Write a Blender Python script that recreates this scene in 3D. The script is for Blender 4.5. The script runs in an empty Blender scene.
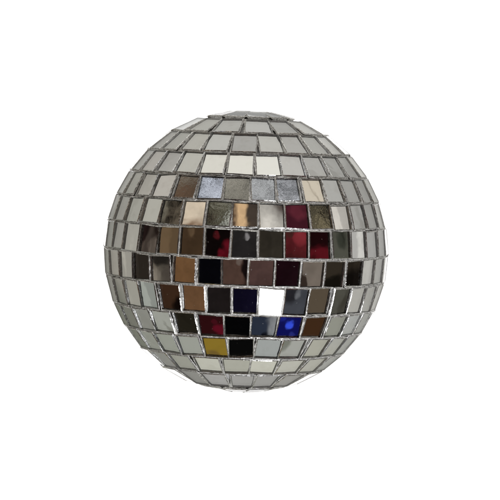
import bpy, bmesh, math, random
from mathutils import Vector, Matrix

# ---------------------------------------------------------------- vectors
def add(*v): return tuple(sum(c) for c in zip(*v))
def mul(a, s): return (a[0] * s, a[1] * s, a[2] * s)
def dot(a, b): return a[0] * b[0] + a[1] * b[1] + a[2] * b[2]
def cross(a, b): return (a[1] * b[2] - a[2] * b[1], a[2] * b[0] - a[0] * b[2], a[0] * b[1] - a[1] * b[0])
def norm(a): return mul(a, 1 / math.sqrt(dot(a, a)))

# ---------------------------------------------------------------- the ball and its bands of tiles
R = 0.060                      # ball radius, 12 cm across
CAM_DIST = 14 * R
F_PX = 1990.0                  # focal length in pixels of a 500 px frame
BALL = ((245.8 - 250) / F_PX * CAM_DIST, 0.0, -(251.4 - 250) / F_PX * CAM_DIST)
TILT, ROLL = math.radians(3.0), math.radians(1.95)
# the way the ball hangs: tipped a little forward and rolled to the right
ct, st, cr, sr = math.cos(TILT), math.sin(TILT), math.cos(ROLL), math.sin(ROLL)
ROT = ((cr, sr * st, sr * ct), (0, ct, -st), (-sr, cr * st, cr * ct))
# bands of tiles: latitude, height in degrees, tiles round the ball, tile spacing seen in front, longitude of tile 0, hand-laid offsets
BANDS = [
 ('N', 74.6, 10.6, 11, 32.7, -22.0, []),
 ('A', 63.07, 12.02, 16, 24.216, -18.13, [-0.3, 0.7, -0.3]),
 ('B', 51.01, 12.11, 23, 16.077, -19.36, [-0.4, 0.4, 0.5, -0.5]),
 ('C', 39.26, 11.38, 27, 13.332, -17.44, [-0.3, 0.1, 0.5, -0.2, -0.1]),
 ('D', 28.10, 10.95, 31, 11.659, -39.96, [-0.4, -0.0, 0.3, 0.3, 0.2, -0.3, 0.2, -0.3]),
 ('E', 17.20, 10.86, 34, 10.686, -43.15, [0.4, 0.0, -0.1, -0.1, -0.3, -0.1, -0.2, 0.0, -0.2, 0.4]),
 ('F', 6.06, 11.43, 35, 10.294, -52.07, [0.0, 0.1, -0.2, -0.1, -0.1, 0.0, 0.2, 0.1, 0.0, 0.2, -0.0, -0.3]),
 ('G', -5.14, 10.97, 35, 10.338, -55.37, [0.5, -0.6, -0.3, 0.3, 0.4, -0.2, -0.1, -0.2, -0.1, -0.1, 0.5, -0.2]),
 ('H', -16.45, 11.65, 34, 10.674, -42.36, [-0.7, 0.2, 0.5, 0.4, 0.1, -0.1, -0.3, -0.5, 0.4]),
 ('I', -27.52, 10.49, 31, 11.887, -38.18, [-0.2, 0.4, 0.4, -0.0, -0.4, -0.6, -0.3, 0.8]),
 ('J', -38.29, 11.05, 27, 13.369, -40.62, [-0.1, 0.1, 0.3, -0.1, 0.0, -0.7, 0.5]),
 ('K', -49.17, 10.70, 22, 17.034, -20.66, [0.1, 0.3, -0.5, -0.2, 0.3]),
 ('L', -61.0, 12.9, 18, 20.4, -20.47, [-0.3, 0.7, -0.3]),
 ('M', -73.6, 10.0, 11, 32.7, -8.0, []),
]
BULGE = 0.012                  # slope of a tile's slightly convex face at its edge
def wide(s, lat): return R * math.radians(s) * math.cos(math.radians(lat)) - .008 * R
def make_tiles():
    rnd = random.Random(11)
    out = []
    for key, lat, ph, n, s, l0, off in BANDS:
        if key not in 'NM':        # the tiles sit a touch closer than first measured
            lat, ph, s, l0, off = lat * .989, ph * .989, s * .989, l0 * .989, [o * .989 for o in off]
        else: lat *= .993
        nf = max(len(off), 1)
        c = l0 + s * (nf - 1) / 2
        lo, hi = -int(n * 0.5), n - int(n * 0.5) - 1
        mid = (nf - 1) // 2
        # the seen front keeps its measured spacing, the far side shares out the rest
        nfront = int(200 / s / 2)
        fr = list(range(mid - nfront, mid + nfront + 1))
        rest = n - len(fr)
        lons = {i: l0 + s * i + (off[i] if 0 <= i < len(off) else rnd.uniform(-.3, .3)) for i in fr}
        a, b = l0 + s * fr[-1], l0 + s * fr[0] + 360
        for k in range(rest):
            lons[fr[-1] + 1 + k] = a + (b - a) * (k + 1) / (rest + 1)
        for i, lon in lons.items():
            la, lo_ = math.radians(lat + rnd.uniform(-.15, .15)), math.radians(lon)
            nrm = (math.cos(la) * math.sin(lo_), -math.cos(la) * math.cos(lo_), math.sin(la))
            t = (math.cos(lo_), math.sin(lo_), 0.0)
            u = (-math.sin(la) * math.sin(lo_), math.sin(la) * math.cos(lo_), math.cos(la))
            j1, j2, j3 = rnd.gauss(0, .011), rnd.gauss(0, .011), rnd.gauss(0, .014)
            if key in 'NM':            # the end rings lie almost flat round the poles
                k = .06 if key == 'N' else -.05
                nrm, u = norm(add(nrm, mul(u, k))), norm(add(u, mul(nrm, -k)))
            n2 = norm(add(nrm, mul(t, j1), mul(u, j2)))
            t2 = add(mul(t, math.cos(j3)), mul(u, math.sin(j3)))
            t2 = norm(add(t2, mul(n2, -dot(t2, n2))))
            u2 = cross(n2, t2)
            h = R * math.radians(ph) - .0155 * R
            w = R * math.radians(s) * math.cos(la) - .0150 * R
            wt = min(w, R * math.radians(s) * math.cos(math.radians(lat + ph * .44)) - .006 * R)
            wb = min(w, R * math.radians(s) * math.cos(math.radians(lat - ph * .44)) - .006 * R)
            if key not in 'NM': wt, wb = wt + .3 * max(0, wide(s, lat + ph / 2) - wt), wb + .3 * max(0, wide(s, lat - ph / 2) - wb)
            cn = [(rnd.uniform(-.004, .004) * R, rnd.uniform(-.004, .004) * R) for _ in range(4)]
            out.append(dict(key=key, i=i, p=mul(nrm, R * (.988 if key in 'NM' else .994)), n=n2, t=t2, u=u2, h=h, wt=wt, wb=wb, cn=cn, lat=lat, lon=(lon + 180) % 360 - 180))
    return out

# ---------------------------------------------------------------- made-up world colours for the mirrors to show
# added colour patches, each aimed to show in one tile: direction x y z, half angle, softness in degrees, radiance
REFLECT_PATCHES = [
 (-0.1986, 0.7499, 0.6311, 9.3, 3.0, (0.5299, 0.521, 0.4781)),
 (-0.1234, 0.5757, 0.8083, 9.3, 3.0, (0.5319, 0.523, 0.4884)),
 (0.0865, 0.5391, 0.8378, 9.3, 3.0, (0.5954, 0.5859, 0.558)),
 (0.2074, 0.6598, 0.7223, 9.3, 3.0, (0.4903, 0.4818, 0.4569)),
 (0.2149, 0.8524, 0.4767, 9.3, 3.0, (0.643, 0.6331, 0.5991)),
 (0.1028, 0.9764, 0.19, 9.3, 3.0, (0.5074, 0.5031, 0.4818)),
 (-0.3825, 0.6766, 0.6292, 9.3, 3.0, (0.4725, 0.4642, 0.4241)),
 (-0.3803, 0.4195, 0.8243, 9.3, 3.0, (0.5539, 0.5359, 0.4837)),
 (-0.2431, 0.1935, 0.9505, 9.3, 3.0, (0.6093, 0.5996, 0.5621)),
 (0.0003, 0.1472, 0.9891, 9.3, 3.0, (0.4884, 0.4757, 0.4511)),
 (0.226, 0.2106, 0.9511, 9.3, 3.0, (0.6222, 0.6076, 0.5652)),
 (0.3721, 0.3186, 0.8718, 9.3, 3.0, (0.5309, 0.5176, 0.4874)),
 (0.4452, 0.5518, 0.7052, 9.3, 3.0, (0.5171, 0.5084, 0.4744)),
 (-0.4009, 0.8451, 0.3536, 9.3, 3.0, (0.4606, 0.4524, 0.4206)),
 (-0.5514, 0.626, 0.5514, 9.3, 3.0, (0.5074, 0.4818, 0.4408)),
 (-0.6109, 0.3478, 0.7112, 9.3, 3.0, (0.4707, 0.4542, 0.4224)),
 (-0.5268, 0.0537, 0.8483, 9.3, 3.0, (0.5996, 0.5807, 0.5215)),
 (-0.3225, -0.1457, 0.9353, 9.3, 3.0, (0.8572, 0.8294, 0.7493)),
 (-0.037, -0.2561, 0.9659, 9.3, 3.0, (0.9144, 0.8856, 0.8022)),
 (0.2337, -0.2356, 0.9433, 9.3, 3.0, (0.9537, 0.9339, 0.8572)),
 (0.4804, -0.1322, 0.867, 9.3, 3.0, (0.6386, 0.619, 0.5854)),
 (0.6233, 0.186, 0.7595, 9.3, 3.0, (0.5309, 0.5176, 0.4874)),
 (0.6431, 0.4591, 0.6129, 9.3, 3.0, (0.4624, 0.4542, 0.4302)),
 (-0.5827, 0.7323, 0.3524, 9.3, 3.0, (0.4533, 0.4372, 0.391)),
 (-0.7444, 0.4196, 0.5194, 9.3, 3.0, (0.4633, 0.439, 0.3927)),
 (-0.7786, 0.0883, 0.6213, 9.3, 3.0, (0.5765, 0.5398, 0.4874)),
 (-0.6431, -0.2486, 0.7244, 9.3, 3.0, (0.1114, 0.0757, 0.0512)),
 (-0.4151, -0.4921, 0.7652, 9.3, 3.0, (0.4426, 0.467, 0.5359)),
 (-0.0912, -0.6079, 0.7888, 9.3, 3.0, (0.225, 0.2124, 0.1807)),
 (0.2289, -0.6145, 0.755, 9.3, 3.0, (0.3985, 0.4061, 0.4176)),
 (0.5073, -0.476, 0.7184, 9.3, 3.0, (0.2863, 0.2926, 0.3118)),
 (0.7295, -0.2193, 0.6479, 9.3, 3.0, (0.7493, 0.6657, 0.5439)),
 (0.8211, 0.1047, 0.5611, 9.3, 3.0, (0.5191, 0.5103, 0.4846)),
 (0.7713, 0.4334, 0.4661, 9.3, 3.0, (0.4355, 0.4276, 0.4044)),
 (0.6164, 0.7208, 0.3171, 9.3, 3.0, (0.4095, 0.4019, 0.3795)),
 (-0.692, 0.6772, 0.2498, 9.3, 3.0, (0.3918, 0.3844, 0.3416)),
 (-0.8629, 0.3702, 0.344, 9.3, 3.0, (0.4408, 0.4289, 0.3795)),
 (-0.9107, 0.0161, 0.4127, 9.3, 3.0, (0.522, 0.5046, 0.4461)),
 (-0.8498, -0.3073, 0.4283, 9.3, 3.0, (0.0549, 0.0443, 0.0322)),
 (-0.6442, -0.5968, 0.4784, 9.3, 3.0, (0.7843, 0.6577, 0.5087)),
 (-0.3313, -0.8018, 0.4973, 9.3, 3.0, (0.0628, 0.0588, 0.0411)),
 (-0.0115, -0.8823, 0.4706, 9.3, 3.0, (0.7667, 0.5156, 0.2898)),
 (0.3701, -0.8045, 0.4645, 9.3, 3.0, (0.522, 0.496, 0.4542)),
 (0.6241, -0.6429, 0.4441, 9.3, 3.0, (0.0628, 0.0127, 0.0211)),
 (0.8392, -0.3452, 0.4203, 9.3, 3.0, (0.0803, 0.069, 0.046)),
 (0.9389, -0.0274, 0.3431, 9.3, 3.0, (0.5509, 0.5196, 0.4809)),
 (0.8918, 0.3532, 0.2827, 9.3, 3.0, (0.4624, 0.4542, 0.4302)),
 (0.7342, 0.6447, 0.2127, 9.3, 3.0, (0.4095, 0.4019, 0.3795)),
 (-0.5345, 0.8428, 0.0635, 9.3, 3.0, (0.334, 0.3273, 0.2947)),
 (-0.7683, 0.6277, 0.125, 9.3, 3.0, (0.3779, 0.3634, 0.3288)),
 (-0.95, 0.2691, 0.1587, 9.3, 3.0, (0.4506, 0.4306, 0.3811)),
 (-0.9851, -0.1014, 0.1392, 9.3, 3.0, (0.0588, 0.0443, 0.0364)),
 (-0.9089, -0.397, 0.1275, 9.3, 3.0, (0.1231, 0.0803, 0.0443)),
 (-0.6651, -0.735, 0.132, 9.3, 3.0, (0.0588, 0.035, 0.019)),
 (-0.3555, -0.9281, 0.1108, 9.3, 3.0, (0.0042, 0.0025, 0.0025)),
 (-0.0035, -0.9951, 0.0987, 9.3, 3.0, (0.0222, 0.0201, 0.0201)),
 (0.3812, -0.9163, 0.1227, 9.3, 3.0, (0.035, 0.0295, 0.0222)),
 (0.6728, -0.7349, 0.0849, 9.3, 3.0, (0.1004, 0.0135, 0.0171)),
 (0.8701, -0.4879, 0.0693, 9.3, 3.0, (0.0127, 0.003, 0.0038)),
 (0.9903, -0.1058, 0.0898, 9.3, 3.0, (0.0951, 0.0951, 0.0757)),
 (0.9784, 0.1993, 0.0548, 9.3, 3.0, (0.5329, 0.5196, 0.4979)),
 (0.8283, 0.5567, 0.0626, 9.3, 3.0, (0.4642, 0.456, 0.4399)),
 (0.6104, 0.7915, 0.0306, 9.3, 3.0, (0.4241, 0.4163, 0.401)),
 (-0.7202, 0.6909, -0.0633, 9.3, 3.0, (0.3885, 0.3738, 0.3318)),
 (-0.9269, 0.364, -0.091, 9.3, 3.0, (0.3861, 0.3678, 0.3228)),
 (-0.9864, 0.074, -0.1467, 9.3, 3.0, (0.0411, 0.0336, 0.0269)),
 (-0.9548, -0.2302, -0.1883, 9.3, 3.0, (0.1172, 0.1004, 0.0803)),
 (-0.7767, -0.5835, -0.2374, 9.3, 3.0, (0.166, 0.0851, 0.0379)),
 (-0.48, -0.832, -0.2781, 9.3, 3.0, (0.0021, 0.0021, 0.0034)),
 (-0.1121, -0.9549, -0.2748, 9.3, 3.0, (0.09, 0.0512, 0.0395)),
 (0.2206, -0.9262, -0.3058, 9.3, 3.0, (0.0851, 0.0477, 0.0427)),
 (0.5256, -0.8099, -0.2604, 9.3, 3.0, (0.0127, 0.0038, 0.0061)),
 (0.7888, -0.5195, -0.3285, 9.3, 3.0, (0.2002, 0.166, 0.1387)),
 (0.9447, -0.2018, -0.2585, 9.3, 3.0, (0.0245, 0.019, 0.0135)),
 (0.9687, 0.1665, -0.1842, 9.3, 3.0, (0.0245, 0.019, 0.0135)),
 (0.8533, 0.498, -0.1548, 9.3, 3.0, (0.5309, 0.5176, 0.4874)),
 (0.6487, 0.7545, -0.0992, 9.3, 3.0, (0.4771, 0.4688, 0.4484)),
 (-0.4037, 0.9086, -0.1067, 9.3, 3.0, (0.3213, 0.3147, 0.2767)),
 (-0.6832, 0.6992, -0.2108, 9.3, 3.0, (0.3836, 0.3619, 0.314)),
 (-0.8521, 0.4061, -0.3302, 9.3, 3.0, (0.3993, 0.3844, 0.3348)),
 (-0.917, 0.1281, -0.3777, 9.3, 3.0, (0.3118, 0.3284, 0.2989)),
 (-0.8268, -0.248, -0.5048, 9.3, 3.0, (0.0477, 0.0233, 0.0127)),
 (-0.6313, -0.5362, -0.5603, 9.3, 3.0, (0.152, 0.078, 0.0379)),
 (-0.3528, -0.6961, -0.6253, 9.3, 3.0, (0.0143, 0.0111, 0.0111)),
 (0.0013, -0.7529, -0.6581, 9.3, 3.0, (0.0051, 0.0042, 0.0143)),
 (0.2968, -0.7113, -0.6371, 9.3, 3.0, (1.75, 1.8, 1.95)),
 (0.601, -0.5361, -0.5928, 9.3, 3.0, (0.0628, 0.0669, 0.0803)),
 (0.7967, -0.2415, -0.5541, 9.3, 3.0, (0.1114, 0.0851, 0.0588)),
 (0.8806, 0.1602, -0.446, 9.3, 3.0, (0.0925, 0.09, 0.0734)),
 (0.8424, 0.3833, -0.3787, 9.3, 3.0, (0.5142, 0.5012, 0.4633)),
 (0.6757, 0.6916, -0.255, 9.3, 3.0, (0.4606, 0.4524, 0.4206)),
 (-0.5979, 0.727, -0.3376, 9.3, 3.0, (0.225, 0.225, 0.1884)),
 (-0.7391, 0.4316, -0.5172, 9.3, 3.0, (0.3032, 0.3032, 0.269)),
 (-0.7664, 0.1166, -0.6316, 9.3, 3.0, (0.4112, 0.4189, 0.3738)),
 (-0.637, -0.1892, -0.7473, 9.3, 3.0, (0.019, 0.0161, 0.0104)),
 (-0.3674, -0.3278, -0.8704, 9.3, 3.0, (0.0295, 0.0051, 0.0061)),
 (-0.1094, -0.4244, -0.8989, 9.3, 3.0, (0.0017, 0.0017, 0.0021)),
 (0.2079, -0.4173, -0.8847, 9.3, 3.0, (0.0269, 0.035, 0.0568)),
 (0.4733, -0.2873, -0.8327, 9.3, 3.0, (0.0061, 0.0072, 0.1004)),
 (0.6718, 0.0213, -0.7405, 9.3, 3.0, (0.0588, 0.0269, 0.0119)),
 (0.7381, 0.3191, -0.5945, 9.3, 3.0, (0.3462, 0.3497, 0.2996)),
 (0.6296, 0.6453, -0.4326, 9.3, 3.0, (0.4716, 0.4799, 0.4633)),
 (-0.3717, 0.8784, -0.3005, 9.3, 3.0, (0.225, 0.2337, 0.1923)),
 (-0.5555, 0.6496, -0.519, 9.3, 3.0, (0.337, 0.3439, 0.2975)),
 (-0.5816, 0.411, -0.702, 9.3, 3.0, (0.373, 0.384, 0.331)),
 (-0.5096, 0.1457, -0.848, 9.3, 3.0, (0.3993, 0.4108, 0.3626)),
 (-0.3321, -0.0079, -0.9432, 9.3, 3.0, (0.2898, 0.1923, 0.0269)),
 (-0.0217, -0.0801, -0.9966, 9.3, 3.0, (0.0034, 0.0034, 0.0034)),
 (0.2106, -0.0957, -0.9729, 9.3, 3.0, (0.4241, 0.4439, 0.4319)),
 (0.4192, 0.1481, -0.8957, 9.3, 3.0, (0.4515, 0.4556, 0.4198)),
 (0.5324, 0.4211, -0.7343, 9.3, 3.0, (0.4931, 0.4846, 0.412)),
 (0.5076, 0.6525, -0.5627, 9.3, 3.0, (0.4762, 0.4762, 0.4355)),
 (0.3837, 0.843, -0.377, 9.3, 3.0, (0.4372, 0.4372, 0.4061)),
 (-0.1777, 0.9633, -0.2011, 9.3, 3.0, (0.2337, 0.2337, 0.1884)),
 (-0.3754, 0.7814, -0.4986, 9.3, 3.0, (0.294, 0.3003, 0.2604)),
 (-0.3941, 0.6046, -0.6922, 9.3, 3.0, (0.3918, 0.3918, 0.3348)),
 (-0.2804, 0.3851, -0.8792, 9.3, 3.0, (0.6168, 0.6119, 0.5284)),
 (-0.0835, 0.2864, -0.9545, 9.3, 3.0, (0.496, 0.4917, 0.4224)),
 (0.1249, 0.3273, -0.9366, 9.3, 3.0, (0.6643, 0.6542, 0.5672)),
 (0.3005, 0.5186, -0.8005, 9.3, 3.0, (0.5859, 0.5765, 0.5089)),
 (0.3595, 0.6958, -0.6218, 9.3, 3.0, (0.525, 0.5162, 0.4529)),
 (0.2476, 0.9012, -0.3557, 9.3, 3.0, (0.4372, 0.4372, 0.4061)),
 (-0.1443, 0.9497, -0.2778, 9.3, 3.0, (0.2842, 0.2842, 0.2601)),
 (-0.2311, 0.8038, -0.5482, 9.3, 3.0, (0.3202, 0.3169, 0.2912)),
 (-0.1499, 0.6894, -0.7087, 9.3, 3.0, (0.3968, 0.3894, 0.3674)),
 (-0.0206, 0.6512, -0.7586, 9.3, 3.0, (0.4506, 0.4426, 0.4267)),
 (0.1222, 0.6778, -0.725, 9.3, 3.0, (0.4103, 0.4027, 0.384)),
 (0.1706, 0.809, -0.5626, 9.3, 3.0, (0.396, 0.3885, 0.363)),
 (-0.65167, -0.25665, 0.71376, 0.707, 0.848, (0.1486, 0.09, 0.0588)),
 (-0.60151, -0.18719, 0.77662, 4.714, 0.848, (0.1696, 0.142, 0.1114)),
 (-0.8772, -0.22894, 0.42203, 3.929, 1.473, (0.1231, 0.1114, 0.0851)),
 (-0.66708, -0.63649, 0.38714, 4.984, 1.196, (0.2002, 0.1058, 0.0531)),
 (-0.26433, -0.85099, 0.45381, 4.369, 0.655, (0.2634, 0.2664, 0.2348)),
 (-0.30481, -0.75906, 0.57525, 4.201, 0.945, (0.1555, 0.1486, 0.1172)),
 (-0.34898, -0.79907, 0.48959, 0.504, 0.605, (0.0295, 0.018, 0.0143)),
 (0.12366, -0.87739, 0.46357, 7.603, 0.57, (0.0628, 0.0477, 0.0379)),
 (-0.16072, -0.86625, 0.47305, 7.603, 0.57, (0.0712, 0.0411, 0.0295)),
 (0.42758, -0.75062, 0.50373, 4.039, 1.515, (0.0757, 0.0549, 0.0477)),
 (0.36632, -0.81354, 0.45162, 0.841, 1.136, (0.7126, 0.6762, 0.6211)),
 (0.62473, -0.63715, 0.45138, 0.833, 1.124, (0.1231, 0.0222, 0.035)),
 (0.84221, -0.35384, 0.4068, 0.981, 1.03, (0.225, 0.1884, 0.1172)),
 (0.84043, -0.32982, 0.42999, 0.654, 0.785, (0.035, 0.0295, 0.0211)),
 (-0.98291, -0.02545, 0.18229, 4.403, 0.528, (0.0127, 0.0072, 0.0066)),
 (-0.98506, -0.11868, 0.12478, 0.815, 0.856, (0.1696, 0.1355, 0.1114)),
 (-0.97998, -0.1263, 0.15389, 0.571, 0.514, (0.0161, 0.0097, 0.0078)),
 (-0.6661, -0.73134, 0.14649, 0.426, 0.512, (0.1058, 0.0669, 0.0379)),
 (-0.35863, -0.92513, 0.12461, 0.294, 0.484, (0.0757, 0.0084, 0.0111)),
 (-0.3292, -0.93859, 0.10334, 0.622, 0.839, (0.1231, 0.0061, 0.0135)),
 (-0.34754, -0.93371, 0.08599, 0.518, 0.699, (0.142, 0.0066, 0.0152)),
 (-0.33353, -0.93902, 0.08371, 0.518, 0.544, (0.0851, 0.0042, 0.0084)),
 (0.00462, -0.99349, 0.11385, 0.26, 0.351, (0.246, 0.2348, 0.2403)),
 (0.67885, -0.72755, 0.09917, 0.853, 0.896, (0.225, 0.0269, 0.035)),
 (0.66986, -0.74235, -0.01435, 4.778, 1.075, (0.0588, 0.0127, 0.0127)),
 (0.65862, -0.7446, 0.10856, 0.512, 0.614, (0.0628, 0.018, 0.0161)),
 (0.8744, -0.48504, -0.01286, 4.532, 0.816, (0.1114, 0.0078, 0.0135)),
 (0.86221, -0.50454, 0.04499, 0.504, 0.529, (0.0549, 0.0051, 0.0072)),
 (0.9899, -0.10231, 0.09811, 0.734, 0.771, (0.0443, 0.0477, 0.0364)),
 (-0.96114, -0.24752, -0.12221, 3.614, 0.65, (0.018, 0.0152, 0.0127)),
 (-0.94994, -0.24234, -0.19719, 0.657, 0.887, (0.0757, 0.0628, 0.0512)),
 (-0.95607, -0.21319, -0.20118, 0.657, 0.788, (0.1923, 0.166, 0.1355)),
 (-0.00969, -0.9652, -0.26133, 4.993, 0.449, (0.0072, 0.0042, 0.0042)),
 (-0.10263, -0.96196, -0.25318, 0.241, 0.217, (0.1486, 0.1114, 0.0951)),
 (0.7201, -0.57794, -0.38397, 5.094, 0.306, (0.0379, 0.0257, 0.0201)),
 (0.92674, -0.17526, -0.33231, 4.42, 0.796, (0.0056, 0.0046, 0.0034)),
 (0.9506, 0.18933, -0.24601, 4.287, 1.286, (0.0061, 0.0046, 0.0038)),
 (-0.77277, -0.27347, -0.57275, 4.472, 0.671, (0.0061, 0.0034, 0.0025)),
 (0.59525, -0.55523, -0.58086, 0.979, 1.028, (0.0222, 0.0222, 0.0269)),
 (0.60698, -0.54212, -0.58111, 0.326, 0.392, (0.1625, 0.1696, 0.1845)),
 (0.87806, 0.17763, -0.44437, 0.777, 0.932, (0.0669, 0.0628, 0.0494)),
 (-0.35277, -0.32628, -0.87698, 0.527, 0.474, (0.1231, 0.0061, 0.0161)),
 (-0.3428, -0.31677, -0.88439, 0.452, 0.407, (0.1486, 0.0061, 0.018)),
 (-0.36219, -0.33868, -0.8684, 0.271, 0.325, (0.0628, 0.0061, 0.0111)),
 (0.29284, -0.39989, -0.86853, 4.431, 0.931, (0.287, 0.2964, 0.3125)),
 (0.20789, -0.39697, -0.89398, 0.382, 0.344, (0.0042, 0.0051, 0.0097)),
 (0.47428, -0.28955, -0.8314, 0.46, 0.345, (0.0443, 0.0951, 0.8479)),
 (0.47233, -0.26673, -0.84009, 0.306, 0.368, (0.0222, 0.0295, 0.2166)),
 (0.46795, -0.31279, -0.82655, 0.383, 0.46, (0.0143, 0.0201, 0.225)),
 (-0.33029, 0.01272, -0.94379, 0.613, 0.736, (0.1923, 0.1231, 0.0322)),
 (0.38121, 0.08888, -0.9202, 3.548, 0.532, (0.225, 0.2337, 0.1962)),
]
MOTTLE_DIRS = [(-0.4151, -0.4921, 0.7652), (-0.0912, -0.6079, 0.7888), (0.2289, -0.6145, 0.7550), (0.5073, -0.4760, 0.7184), (-0.3313, -0.8018, 0.4973), (0.8392, -0.3452, 0.4203), (-0.8498, -0.3073, 0.4283)]
LAMP = (0.3495, -0.8733, -0.7533)

scene = bpy.context.scene
COL = scene.collection

def link(o, parent=None):
    COL.objects.link(o)
    if parent: o.parent = parent
    return o

# ---------------------------------------------------------------- materials
def mat(name):
    m = bpy.data.materials.new(name); m.use_nodes = True
    nt = m.node_tree; b = nt.nodes['Principled BSDF']
    return m, nt, b

def noise(nt, vec, scale, detail=3, rough=.5):
    n = nt.nodes.new('ShaderNodeTexNoise')
    n.inputs['Scale'].default_value = scale; n.inputs['Detail'].default_value = detail
    n.inputs['Roughness'].default_value = rough
    nt.links.new(vec, n.inputs['Vector'])
    return n.outputs['Fac']

def ramp(nt, fac, a, b, va=0.0, vb=1.0):
    n = nt.nodes.new('ShaderNodeMapRange')
    n.inputs['From Min'].default_value = a; n.inputs['From Max'].default_value = b
    n.inputs['To Min'].default_value = va; n.inputs['To Max'].default_value = vb
    nt.links.new(fac, n.inputs['Value'])
    return n.outputs['Result']

def bump(nt, height, dist, strength=1.0, prev=None):
    n = nt.nodes.new('ShaderNodeBump')
    n.inputs['Distance'].default_value = dist; n.inputs['Strength'].default_value = strength
    nt.links.new(height, n.inputs['Height'])
    if prev: nt.links.new(prev, n.inputs['Normal'])
    return n.outputs['Normal']

def mirror_material(name, scuff):
    m, nt, b = mat(name)
    tc = nt.nodes.new('ShaderNodeTexCoord'); v = tc.outputs['Object']
    b.inputs['Metallic'].default_value = 1
    # dust specks and dull smears on the glass
    speck = ramp(nt, noise(nt, v, 900, 2, .6), .73, .78)
    smear = ramp(nt, noise(nt, v, 160, 5, .65), .52, .75)
    mixc = nt.nodes.new('ShaderNodeMix'); mixc.data_type = 'RGBA'
    mixc.inputs['A'].default_value = (.79, .79, .785, 1); mixc.inputs['B'].default_value = (.72, .715, .70, 1)
    nt.links.new(smear, mixc.inputs['Factor']); nt.links.new(mixc.outputs['Result'], b.inputs['Base Color'])
    r = nt.nodes.new('ShaderNodeMath'); r.operation = 'MULTIPLY_ADD'
    nt.links.new(speck, r.inputs[0]); r.inputs[1].default_value = .35 if not scuff else .5
    nt.links.new(ramp(nt, smear, 0, 1, (.012), (.05 if not scuff else .04)), r.inputs[2])
    nt.links.new(r.outputs[0], b.inputs['Roughness'])
    n1 = bump(nt, noise(nt, v, 130, 2), 1.2e-5)
    if scuff:
        n1 = bump(nt, noise(nt, v, 620, 3, .6), 1.1e-5, 1, n1)
    nt.links.new(n1, b.inputs['Normal'])
    return m

M_MIRROR = mirror_material('silver_mirror_glass', False)
M_SCUFF = mirror_material('scuffed_mirror_glass', True)

M_GLASS, nt, b = mat('clear_mirror_glass')
b.inputs['Transmission Weight'].default_value = 1; b.inputs['IOR'].default_value = 1.5
b.inputs['Roughness'].default_value = 0; b.inputs['Base Color'].default_value = (.985, .99, .985, 1)

M_EDGE, nt, b = mat('cut_glass_edge')
tc = nt.nodes.new('ShaderNodeTexCoord'); v = tc.outputs['Object']
b.inputs['Metallic'].default_value = 1; b.inputs['Roughness'].default_value = .2
e = nt.nodes.new('ShaderNodeMix'); e.data_type = 'RGBA'
e.inputs['A'].default_value = (.26, .255, .24, 1); e.inputs['B'].default_value = (.97, .97, .965, 1)
nt.links.new(ramp(nt, noise(nt, v, 1500, 4, .75), .38, .62), e.inputs['Factor'])
nt.links.new(e.outputs['Result'], b.inputs['Base Color'])
nt.links.new(bump(nt, noise(nt, v, 900, 3, .6), 1.6e-4), b.inputs['Normal'])

M_GROUT, nt, b = mat('silver_glitter_glue')
tc = nt.nodes.new('ShaderNodeTexCoord'); v = tc.outputs['Object']
b.inputs['Metallic'].default_value = .2; b.inputs['Roughness'].default_value = .28
e = nt.nodes.new('ShaderNodeMix'); e.data_type = 'RGBA'
e.inputs['A'].default_value = (.62, .61, .59, 1); e.inputs['B'].default_value = (.97, .965, .955, 1)
nt.links.new(ramp(nt, noise(nt, v, 1500, 5, .8), .40, .60), e.inputs['Factor'])
nt.links.new(e.outputs['Result'], b.inputs['Base Color'])
nt.links.new(bump(nt, noise(nt, v, 1500, 4, .7), 6e-4), b.inputs['Normal'])

M_GLUE, nt, b = mat('silver_glitter_bead')
tc = nt.nodes.new('ShaderNodeTexCoord'); v = tc.outputs['Object']
b.inputs['Metallic'].default_value = .35; b.inputs['Roughness'].default_value = .3
e = nt.nodes.new('ShaderNodeMix'); e.data_type = 'RGBA'
e.inputs['A'].default_value = (.42, .41, .385, 1); e.inputs['B'].default_value = (.93, .92, .90, 1)
nt.links.new(ramp(nt, noise(nt, v, 1300, 5, .8), .40, .58), e.inputs['Factor'])
nt.links.new(e.outputs['Result'], b.inputs['Base Color'])
nt.links.new(bump(nt, noise(nt, v, 1700, 3, .7), 2e-4), b.inputs['Normal'])

M_CAP, nt, b = mat('brushed_metal_cap')
tc = nt.nodes.new('ShaderNodeTexCoord')
b.inputs['Metallic'].default_value = 1; b.inputs['Base Color'].default_value = (.85, .845, .83, 1)
nt.links.new(ramp(nt, noise(nt, tc.outputs['Object'], 400, 4), .3, .7, .2, .45), b.inputs['Roughness'])

M_PAPER, nt, b = mat('white_background_paper')
tc = nt.nodes.new('ShaderNodeTexCoord')
e = nt.nodes.new('ShaderNodeMix'); e.data_type = 'RGBA'
e.inputs['A'].default_value = (.86, .86, .86, 1); e.inputs['B'].default_value = (.88, .88, .88, 1)
nt.links.new(noise(nt, tc.outputs['Object'], 30, 4), e.inputs['Factor'])
nt.links.new(e.outputs['Result'], b.inputs['Base Color'])
b.inputs['Roughness'].default_value = 1
b.inputs['Specular IOR Level'].default_value = 0

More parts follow.
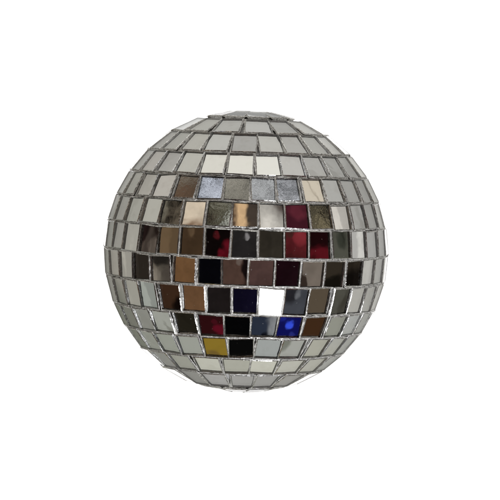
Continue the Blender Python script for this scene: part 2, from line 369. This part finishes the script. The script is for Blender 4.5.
# ---------------------------------------------------------------- tile mesh
def add_tile(bm, t):
    p, n, tt, u = (Vector(t[k]) for k in ('p', 'n', 't', 'u'))
    def corner(sx, sy, inset, depth):
        hw = (t['wt'] if sy > 0 else t['wb']) / 2 - inset
        k = (0 if sx < 0 else 1) + (0 if sy < 0 else 2)
        return sx * hw + t['cn'][k][0], sy * (t['h'] / 2 - inset) + t['cn'][k][1]
    def pt(fx, fy, inset, depth):          # fx, fy in -1..1 across the tile
        c = {(sx, sy): corner(sx, sy, inset, depth) for sx in (-1, 1) for sy in (-1, 1)}
        a, bb = (fx + 1) / 2, (fy + 1) / 2
        x = (c[-1,-1][0]*(1-a) + c[1,-1][0]*a)*(1-bb) + (c[-1,1][0]*(1-a) + c[1,1][0]*a)*bb
        y = (c[-1,-1][1]*(1-a) + c[1,-1][1]*a)*(1-bb) + (c[-1,1][1]*(1-a) + c[1,1][1]*a)*bb
        return p + tt * x + u * y - n * depth
    half = t['h'] / 2
    CH, T, G = .0036 * R, .023 * R, 4
    def sheet(inset, depth, mi):
        grid = []
        for j in range(G + 1):
            row = []
            for i in range(G + 1):
                fx, fy = -1 + 2 * i / G, -1 + 2 * j / G
                row.append(bm.verts.new(pt(fx, fy, inset, depth + BULGE * half * (fx * fx + fy * fy) / 2)))
            grid.append(row)
        for j in range(G):
            for i in range(G):
                f = bm.faces.new((grid[j][i], grid[j][i+1], grid[j+1][i+1], grid[j+1][i]))
                f.smooth = True; f.material_index = mi
        return grid
    grid = sheet(CH, 0, 0)                     # glass front
    sheet(.0003 * R, T, 1)                     # silvering behind the glass
    rim = [grid[0][i] for i in range(G)] + [grid[j][G] for j in range(G)] + [grid[G][i] for i in range(G, 0, -1)] + [grid[j][0] for j in range(G, 0, -1)]
    prm = [(-1 + 2*i/G, -1) for i in range(G)] + [(1, -1 + 2*j/G) for j in range(G)] + [(-1 + 2*i/G, 1) for i in range(G, 0, -1)] + [(-1, -1 + 2*j/G) for j in range(G, 0, -1)]
    K = len(rim)
    for q in range(K):                         # the pane's edge is crisp, not shaded round into the bevel
        e = bm.edges.get((rim[q], rim[(q + 1) % K]))
        if e: e.smooth = False
    rg = random.Random(int(1e6 * (t['lon'] + 3 * t['lat'])))
    for v_ in rim:                             # hand-snapped glass: the cut edges wander a little
        v_.co += tt * rg.gauss(0, .0008 * R) + u * rg.gauss(0, .0008 * R)
    lo = [bm.verts.new(pt(a, b_, rg.gauss(0, .0008) * R, BULGE * half * (a*a + b_*b_) / 2 + CH * .8)) for a, b_ in prm]
    bt = [bm.verts.new(pt(a, b_, .0, .032 * R)) for a, b_ in prm]
    for q in range(K):
        z = (q + 1) % K
        for A, B in ((rim, lo), (lo, bt)):
            f = bm.faces.new((A[z], A[q], B[q], B[z])); f.material_index = 2; f.smooth = False
    f = bm.faces.new(bt); f.material_index = 2

def to_obj(name, bm, mats, parent, recalc=False):
    if recalc: bmesh.ops.recalc_face_normals(bm, faces=bm.faces[:])
    me = bpy.data.meshes.new(name); bm.to_mesh(me); bm.free()
    for m in mats: me.materials.append(m)
    return link(bpy.data.objects.new(name, me), parent)

# ---------------------------------------------------------------- the mirror ball
ball = bpy.data.objects.new('mirror_ball', None); link(ball)
ball.empty_display_size = R
rot = Matrix(ROT).to_4x4()
base_local = Vector((0, 0, -R))
ball.matrix_world = Matrix.Translation(Vector(BALL) + rot.to_3x3() @ base_local) @ rot
ball['label'] = 'silver disco ball covered in bands of small square mirror tiles, floating on plain white'
ball['category'] = 'mirror ball'

def shifted(o):                       # parts are modelled round the ball's centre, the ball's origin is its lowest point
    o.location = (0, 0, R); return o

bm = bmesh.new()
bmesh.ops.create_uvsphere(bm, u_segments=144, v_segments=72, radius=R * .9680)
rn = random.Random(4)
for vtx in bm.verts: vtx.co *= 1 + rn.uniform(-.0008, .0010)
for f in bm.faces: f.smooth = True
shifted(to_obj('ball_core', bm, [M_GROUT], ball))

tiles = make_tiles()
rot3 = rot.to_3x3()
view = Vector((0, -1, 0))
SCUFFED = {('D', 1), ('D', 2), ('D', 3), ('D', 4), ('D', 5), ('E', 7), ('E', 3)}
def seen(t):                          # how large the tile shows from the front
    return (rot3 @ Vector(t['n'])).dot(view) * t['h'] * (t['wt'] + t['wb'])
tiles.sort(key=seen, reverse=True)
LABELS = {('H', 5): 'blazing white mirror tile catching a light',
          ('I', 5): 'deep blue mirror tile with a round blue light in it',
          ('J', 2): 'mustard gold mirror tile', ('F', 7): 'bright red mirror tile',
          ('D', 2): 'mottled bluish silver mirror tile', ('F', 8): 'dark red mirror tile',
          ('E', 6): 'dark maroon mirror tile', ('G', 3): 'brown mirror tile',
          ('H', 2): 'light brown mirror tile', ('G', 4): 'black mirror tile'}
for t in tiles[:100]:
    bm = bmesh.new(); add_tile(bm, t)
    o = shifted(to_obj('mirror_tile', bm, [M_GLASS, M_SCUFF if (t['key'], t['i']) in SCUFFED else M_MIRROR, M_EDGE], ball))
    if (t['key'], t['i']) in LABELS: o['label'] = LABELS[(t['key'], t['i'])]
bm = bmesh.new()
for t in tiles[100:]: add_tile(bm, t)
o = shifted(to_obj('mirror_tiles', bm, [M_GLASS, M_MIRROR, M_EDGE], ball))
o['kind'] = 'stuff'

# silver glitter glue squeezed up between the tiles, a crumbly bead along every tile's edge
bm = bmesh.new()
rg = random.Random(21)
for t in tiles:
    p, n, tt, u = (Vector(t[k]) for k in ('p', 'n', 't', 'u'))
    cs = []
    for sx, sy in ((-1, -1), (1, -1), (1, 1), (-1, 1)):
        k = (0 if sx < 0 else 1) + (0 if sy < 0 else 2)
        cs.append(Vector((sx * (t['wt'] if sy > 0 else t['wb']) / 2 + t['cn'][k][0], sy * t['h'] / 2 + t['cn'][k][1])))
    SEG = 11
    prof = ((0.0, .0078), (.0035, .0062), (.0072, .0088))
    rings = [[] for _ in prof]
    for q in range(4):
        a, b_ = cs[q], cs[(q + 1) % 4]
        d = (b_ - a).normalized(); o_ = Vector((d.y, -d.x))
        oprev = (a - cs[q - 1]).normalized(); oprev = Vector((oprev.y, -oprev.x))
        for k in range(SEG):
            f = k / SEG
            base = a.lerp(b_, f)
            out_ = (o_ + oprev) if k == 0 else o_
            for r_, (off, dep) in zip(rings, prof):
                j = rg.uniform(-.0022, .0022) if off else rg.uniform(-.001, .001)
                w_ = off * (1 + (rg.uniform(-.3, .3) if off else 0))
                xy = base + out_ * w_ * R + d * (rg.uniform(-.003, .003) * R if off else 0)
                r_.append(bm.verts.new(p + tt * xy.x + u * xy.y - n * (dep + j) * R))
    m_ = len(rings[0])
    for A, B in zip(rings, rings[1:]):
        for k in range(m_):
            z = (k + 1) % m_
            bm.faces.new((A[k], A[z], B[z])) ; bm.faces.new((A[k], B[z], B[k]))
shifted(to_obj('glitter_glue', bm, [M_GLUE], ball, True))

# round metal cap in the hole at each pole
def cap(name, s):
    bm = bmesh.new()
    prof = [(0, .978), (.12, .978), (.160, .976), (.170, .970), (.173, .945)]
    n = 48; rings = []
    for r_, z_ in prof:
        if r_ == 0: rings.append([bm.verts.new((0, 0, s * z_ * R))])
        else: rings.append([bm.verts.new((r_*R*math.cos(2*math.pi*k/n), r_*R*math.sin(2*math.pi*k/n), s*z_*R)) for k in range(n)])
    for a, b_ in zip(rings, rings[1:]):
        for k in range(n):
            z = (k + 1) % n
            if len(a) == 1: f = bm.faces.new((a[0], b_[k], b_[z]))
            else: f = bm.faces.new((a[k], b_[k], b_[z], a[z]))
            f.smooth = True
    shifted(to_obj(name, bm, [M_CAP], ball))
cap('top_cap', 1); cap('bottom_cap', -1)

# ---------------------------------------------------------------- white background paper behind the ball
bm = bmesh.new()
W, H, Y = .88, .88, 2.5
vs = [[bm.verts.new((x * W, Y - .04 * (abs(z) ** 6), z * H)) for x in (-1, -.5, 0, .5, 1)] for z in (-1, -.7, -.4, 0, .4, .7, 1)]
for a, b_ in zip(vs, vs[1:]):
    for k in range(4):
        f = bm.faces.new((a[k], a[k+1], b_[k+1], b_[k])); f.smooth = True
paper = to_obj('backdrop', bm, [M_PAPER], None, False)
paper['kind'] = 'structure'

def area(name, loc, target, size, power):
    l = bpy.data.lights.new(name, 'AREA'); l.size = size; l.energy = power; l.color = (1, 1, 1)
    o = bpy.data.objects.new(name, l); link(o); o.location = loc
    o.rotation_euler = (Vector(target) - Vector(loc)).to_track_quat('-Z', 'Y').to_euler()
for sx in (-1, 1):  # unseen lamps added to bring the backdrop up to plain white
    for sz in (-1, 1):
        area('added_background_lamp', (sx * 1.05, 1.5, sz * 1.0), (sx * .9, Y, sz * .85), .4, 21)

# key lamp added to brighten the glue, placed so its image fills one tile
l = bpy.data.lights.new('key_lamp', 'AREA'); l.shape = 'DISK'; l.size = .19; l.energy = 10.5; l.color = (.97, .98, 1)
o = bpy.data.objects.new('key_lamp', l); link(o); o.location = LAMP
o.rotation_euler = (-Vector(LAMP)).to_track_quat('-Z', 'Y').to_euler()

# ---------------------------------------------------------------- world: a pale room, darker behind the photographer, plus added reflection patches
world = bpy.data.worlds.new('World'); scene.world = world
world.use_nodes = True
nt = world.node_tree; nt.nodes.clear()
out = nt.nodes.new('ShaderNodeOutputWorld'); bg = nt.nodes.new('ShaderNodeBackground')
nt.links.new(bg.outputs[0], out.inputs[0])
tc = nt.nodes.new('ShaderNodeTexCoord'); D = tc.outputs['Generated']

def mix(fac, a, b_, blend='MIX'):
    n = nt.nodes.new('ShaderNodeMix'); n.data_type = 'RGBA'; n.blend_type = blend
    for s, v_ in (('Factor', fac), ('A', a), ('B', b_)):
        if isinstance(v_, (tuple, float)): n.inputs[s].default_value = v_
        else: nt.links.new(v_, n.inputs[s])
    return n.outputs['Result']
def disc(d, half, soft):
    n = nt.nodes.new('ShaderNodeVectorMath'); n.operation = 'DOT_PRODUCT'
    nt.links.new(D, n.inputs[0]); n.inputs[1].default_value = d
    m = nt.nodes.new('ShaderNodeMapRange'); m.interpolation_type = 'SMOOTHSTEP'
    m.inputs['From Min'].default_value = math.cos(math.radians(half + soft / 2))
    m.inputs['From Max'].default_value = math.cos(math.radians(max(half - soft / 2, 0)))
    nt.links.new(n.outputs['Value'], m.inputs['Value'])
    return m.outputs['Result']
sep = nt.nodes.new('ShaderNodeSeparateXYZ'); nt.links.new(D, sep.inputs[0])
up = ramp(nt, sep.outputs['Z'], -.8, .8)
c = mix(up, (.40, .395, .375, 1), (.60, .59, .565, 1))                 # floor to ceiling
wall = noise(nt, D, 4.5, 3, .6)
c = mix(ramp(nt, wall, .36, .64), mix(1.0, c, (.84, .84, .83, 1), 'MULTIPLY'), mix(1.0, c, (1.45, 1.44, 1.42, 1), 'MULTIPLY'))
c = mix(disc((0, .90, .43), 17, 8), c, (.85, .85, .83, 1))             # pale patch added to brighten the top ring of tiles
# narrow bright and dark uprights added down both sides to streak the outer tiles
at = nt.nodes.new('ShaderNodeMath'); at.operation = 'ARCTAN2'
ng = nt.nodes.new('ShaderNodeMath'); ng.operation = 'MULTIPLY'; ng.inputs[1].default_value = -1
nt.links.new(sep.outputs['Y'], ng.inputs[0]); nt.links.new(sep.outputs['X'], at.inputs[0]); nt.links.new(ng.outputs[0], at.inputs[1])
cv = nt.nodes.new('ShaderNodeCombineXYZ'); nt.links.new(at.outputs[0], cv.inputs[0])
zz = nt.nodes.new('ShaderNodeMath'); zz.operation = 'MULTIPLY'; zz.inputs[1].default_value = .12
nt.links.new(sep.outputs['Z'], zz.inputs[0]); nt.links.new(zz.outputs[0], cv.inputs[1])
bars = noise(nt, cv.outputs[0], 15, 2, .6)
c = mix(disc((0, -1, -.08), 58, 16), c, (.055, .043, .034, 1))          # the unlit room behind the photographer
c = mix(disc((0, -.5, .87), 22, 5), c, (1.6, 1.6, 1.55, 1))            # bright overhead patch added for glints on the tile edges
for x, y, z, half, soft, rgb in REFLECT_PATCHES:
    c = mix(disc((x, y, z), half, soft), c, (*rgb, 1))
spark = ramp(nt, noise(nt, D, 48, 4, .7), .38, .62, .12, 2.3)
gl = nt.nodes.new('ShaderNodeCombineColor')
for q in range(3): nt.links.new(spark, gl.inputs[q])
for x, y, z in MOTTLE_DIRS:                     # added speckle that mottles the reflections in a few tiles
    c = mix(disc((x, y, z), 9, 2), c, mix(1.0, c, gl.outputs[0], 'MULTIPLY'))
ab = nt.nodes.new('ShaderNodeMath'); ab.operation = 'ABSOLUTE'; nt.links.new(sep.outputs['X'], ab.inputs[0])
az = nt.nodes.new('ShaderNodeMath'); az.operation = 'ABSOLUTE'; nt.links.new(sep.outputs['Z'], az.inputs[0])
m1 = nt.nodes.new('ShaderNodeMath'); m1.operation = 'MULTIPLY'
nt.links.new(ramp(nt, ab.outputs[0], .58, .72), m1.inputs[0]); nt.links.new(ramp(nt, az.outputs[0], .5, .62), m1.inputs[1])
m2 = nt.nodes.new('ShaderNodeMath'); m2.operation = 'MAXIMUM'
nt.links.new(ramp(nt, ab.outputs[0], .82, .94), m2.inputs[0]); nt.links.new(m1.outputs[0], m2.inputs[1])
side = m2.outputs[0]
cb = mix(ramp(nt, bars, .56, .585), (1, 1, 1, 1), (1.45, 1.45, 1.44, 1))
cb = mix(ramp(nt, bars, .41, .385), cb, (.66, .65, .63, 1))
c = mix(1.0, c, mix(side, (1, 1, 1, 1), cb), 'MULTIPLY')
# fine noise added to vary the reflections, strongest in the dark part
cl = mix(ramp(nt, noise(nt, D, 30, 6, .7), .34, .66), (.76, .76, .76, 1), (1.22, 1.21, 1.2, 1))
cl = mix(disc((0, -1, -.08), 56, 20), (1, 1, 1, 1), cl)
c = mix(1.0, c, cl, 'MULTIPLY')
world.cycles.sampling_method = 'NONE'
nt.links.new(c, bg.inputs['Color']); bg.inputs['Strength'].default_value = 1.0

# ---------------------------------------------------------------- camera
cam = bpy.data.cameras.new('camera'); co = bpy.data.objects.new('camera', cam); link(co)
co.location = (0, -CAM_DIST, 0); co.rotation_euler = (math.radians(90), 0, 0)
cam.sensor_width = 36; cam.lens = 36 * F_PX / 500
cam.clip_start = .01; cam.clip_end = 50
scene.camera = co
scene.cycles.max_bounces = 8; scene.cycles.diffuse_bounces = 1; scene.cycles.glossy_bounces = 5; scene.cycles.transmission_bounces = 8
scene.cycles.use_adaptive_sampling = True; scene.cycles.adaptive_threshold = .025
scene.cycles.caustics_reflective = False; scene.cycles.caustics_refractive = False
scene.view_settings.view_transform = 'Standard'; scene.view_settings.look = 'None'
scene.view_settings.exposure = 0; scene.view_settings.gamma = 1
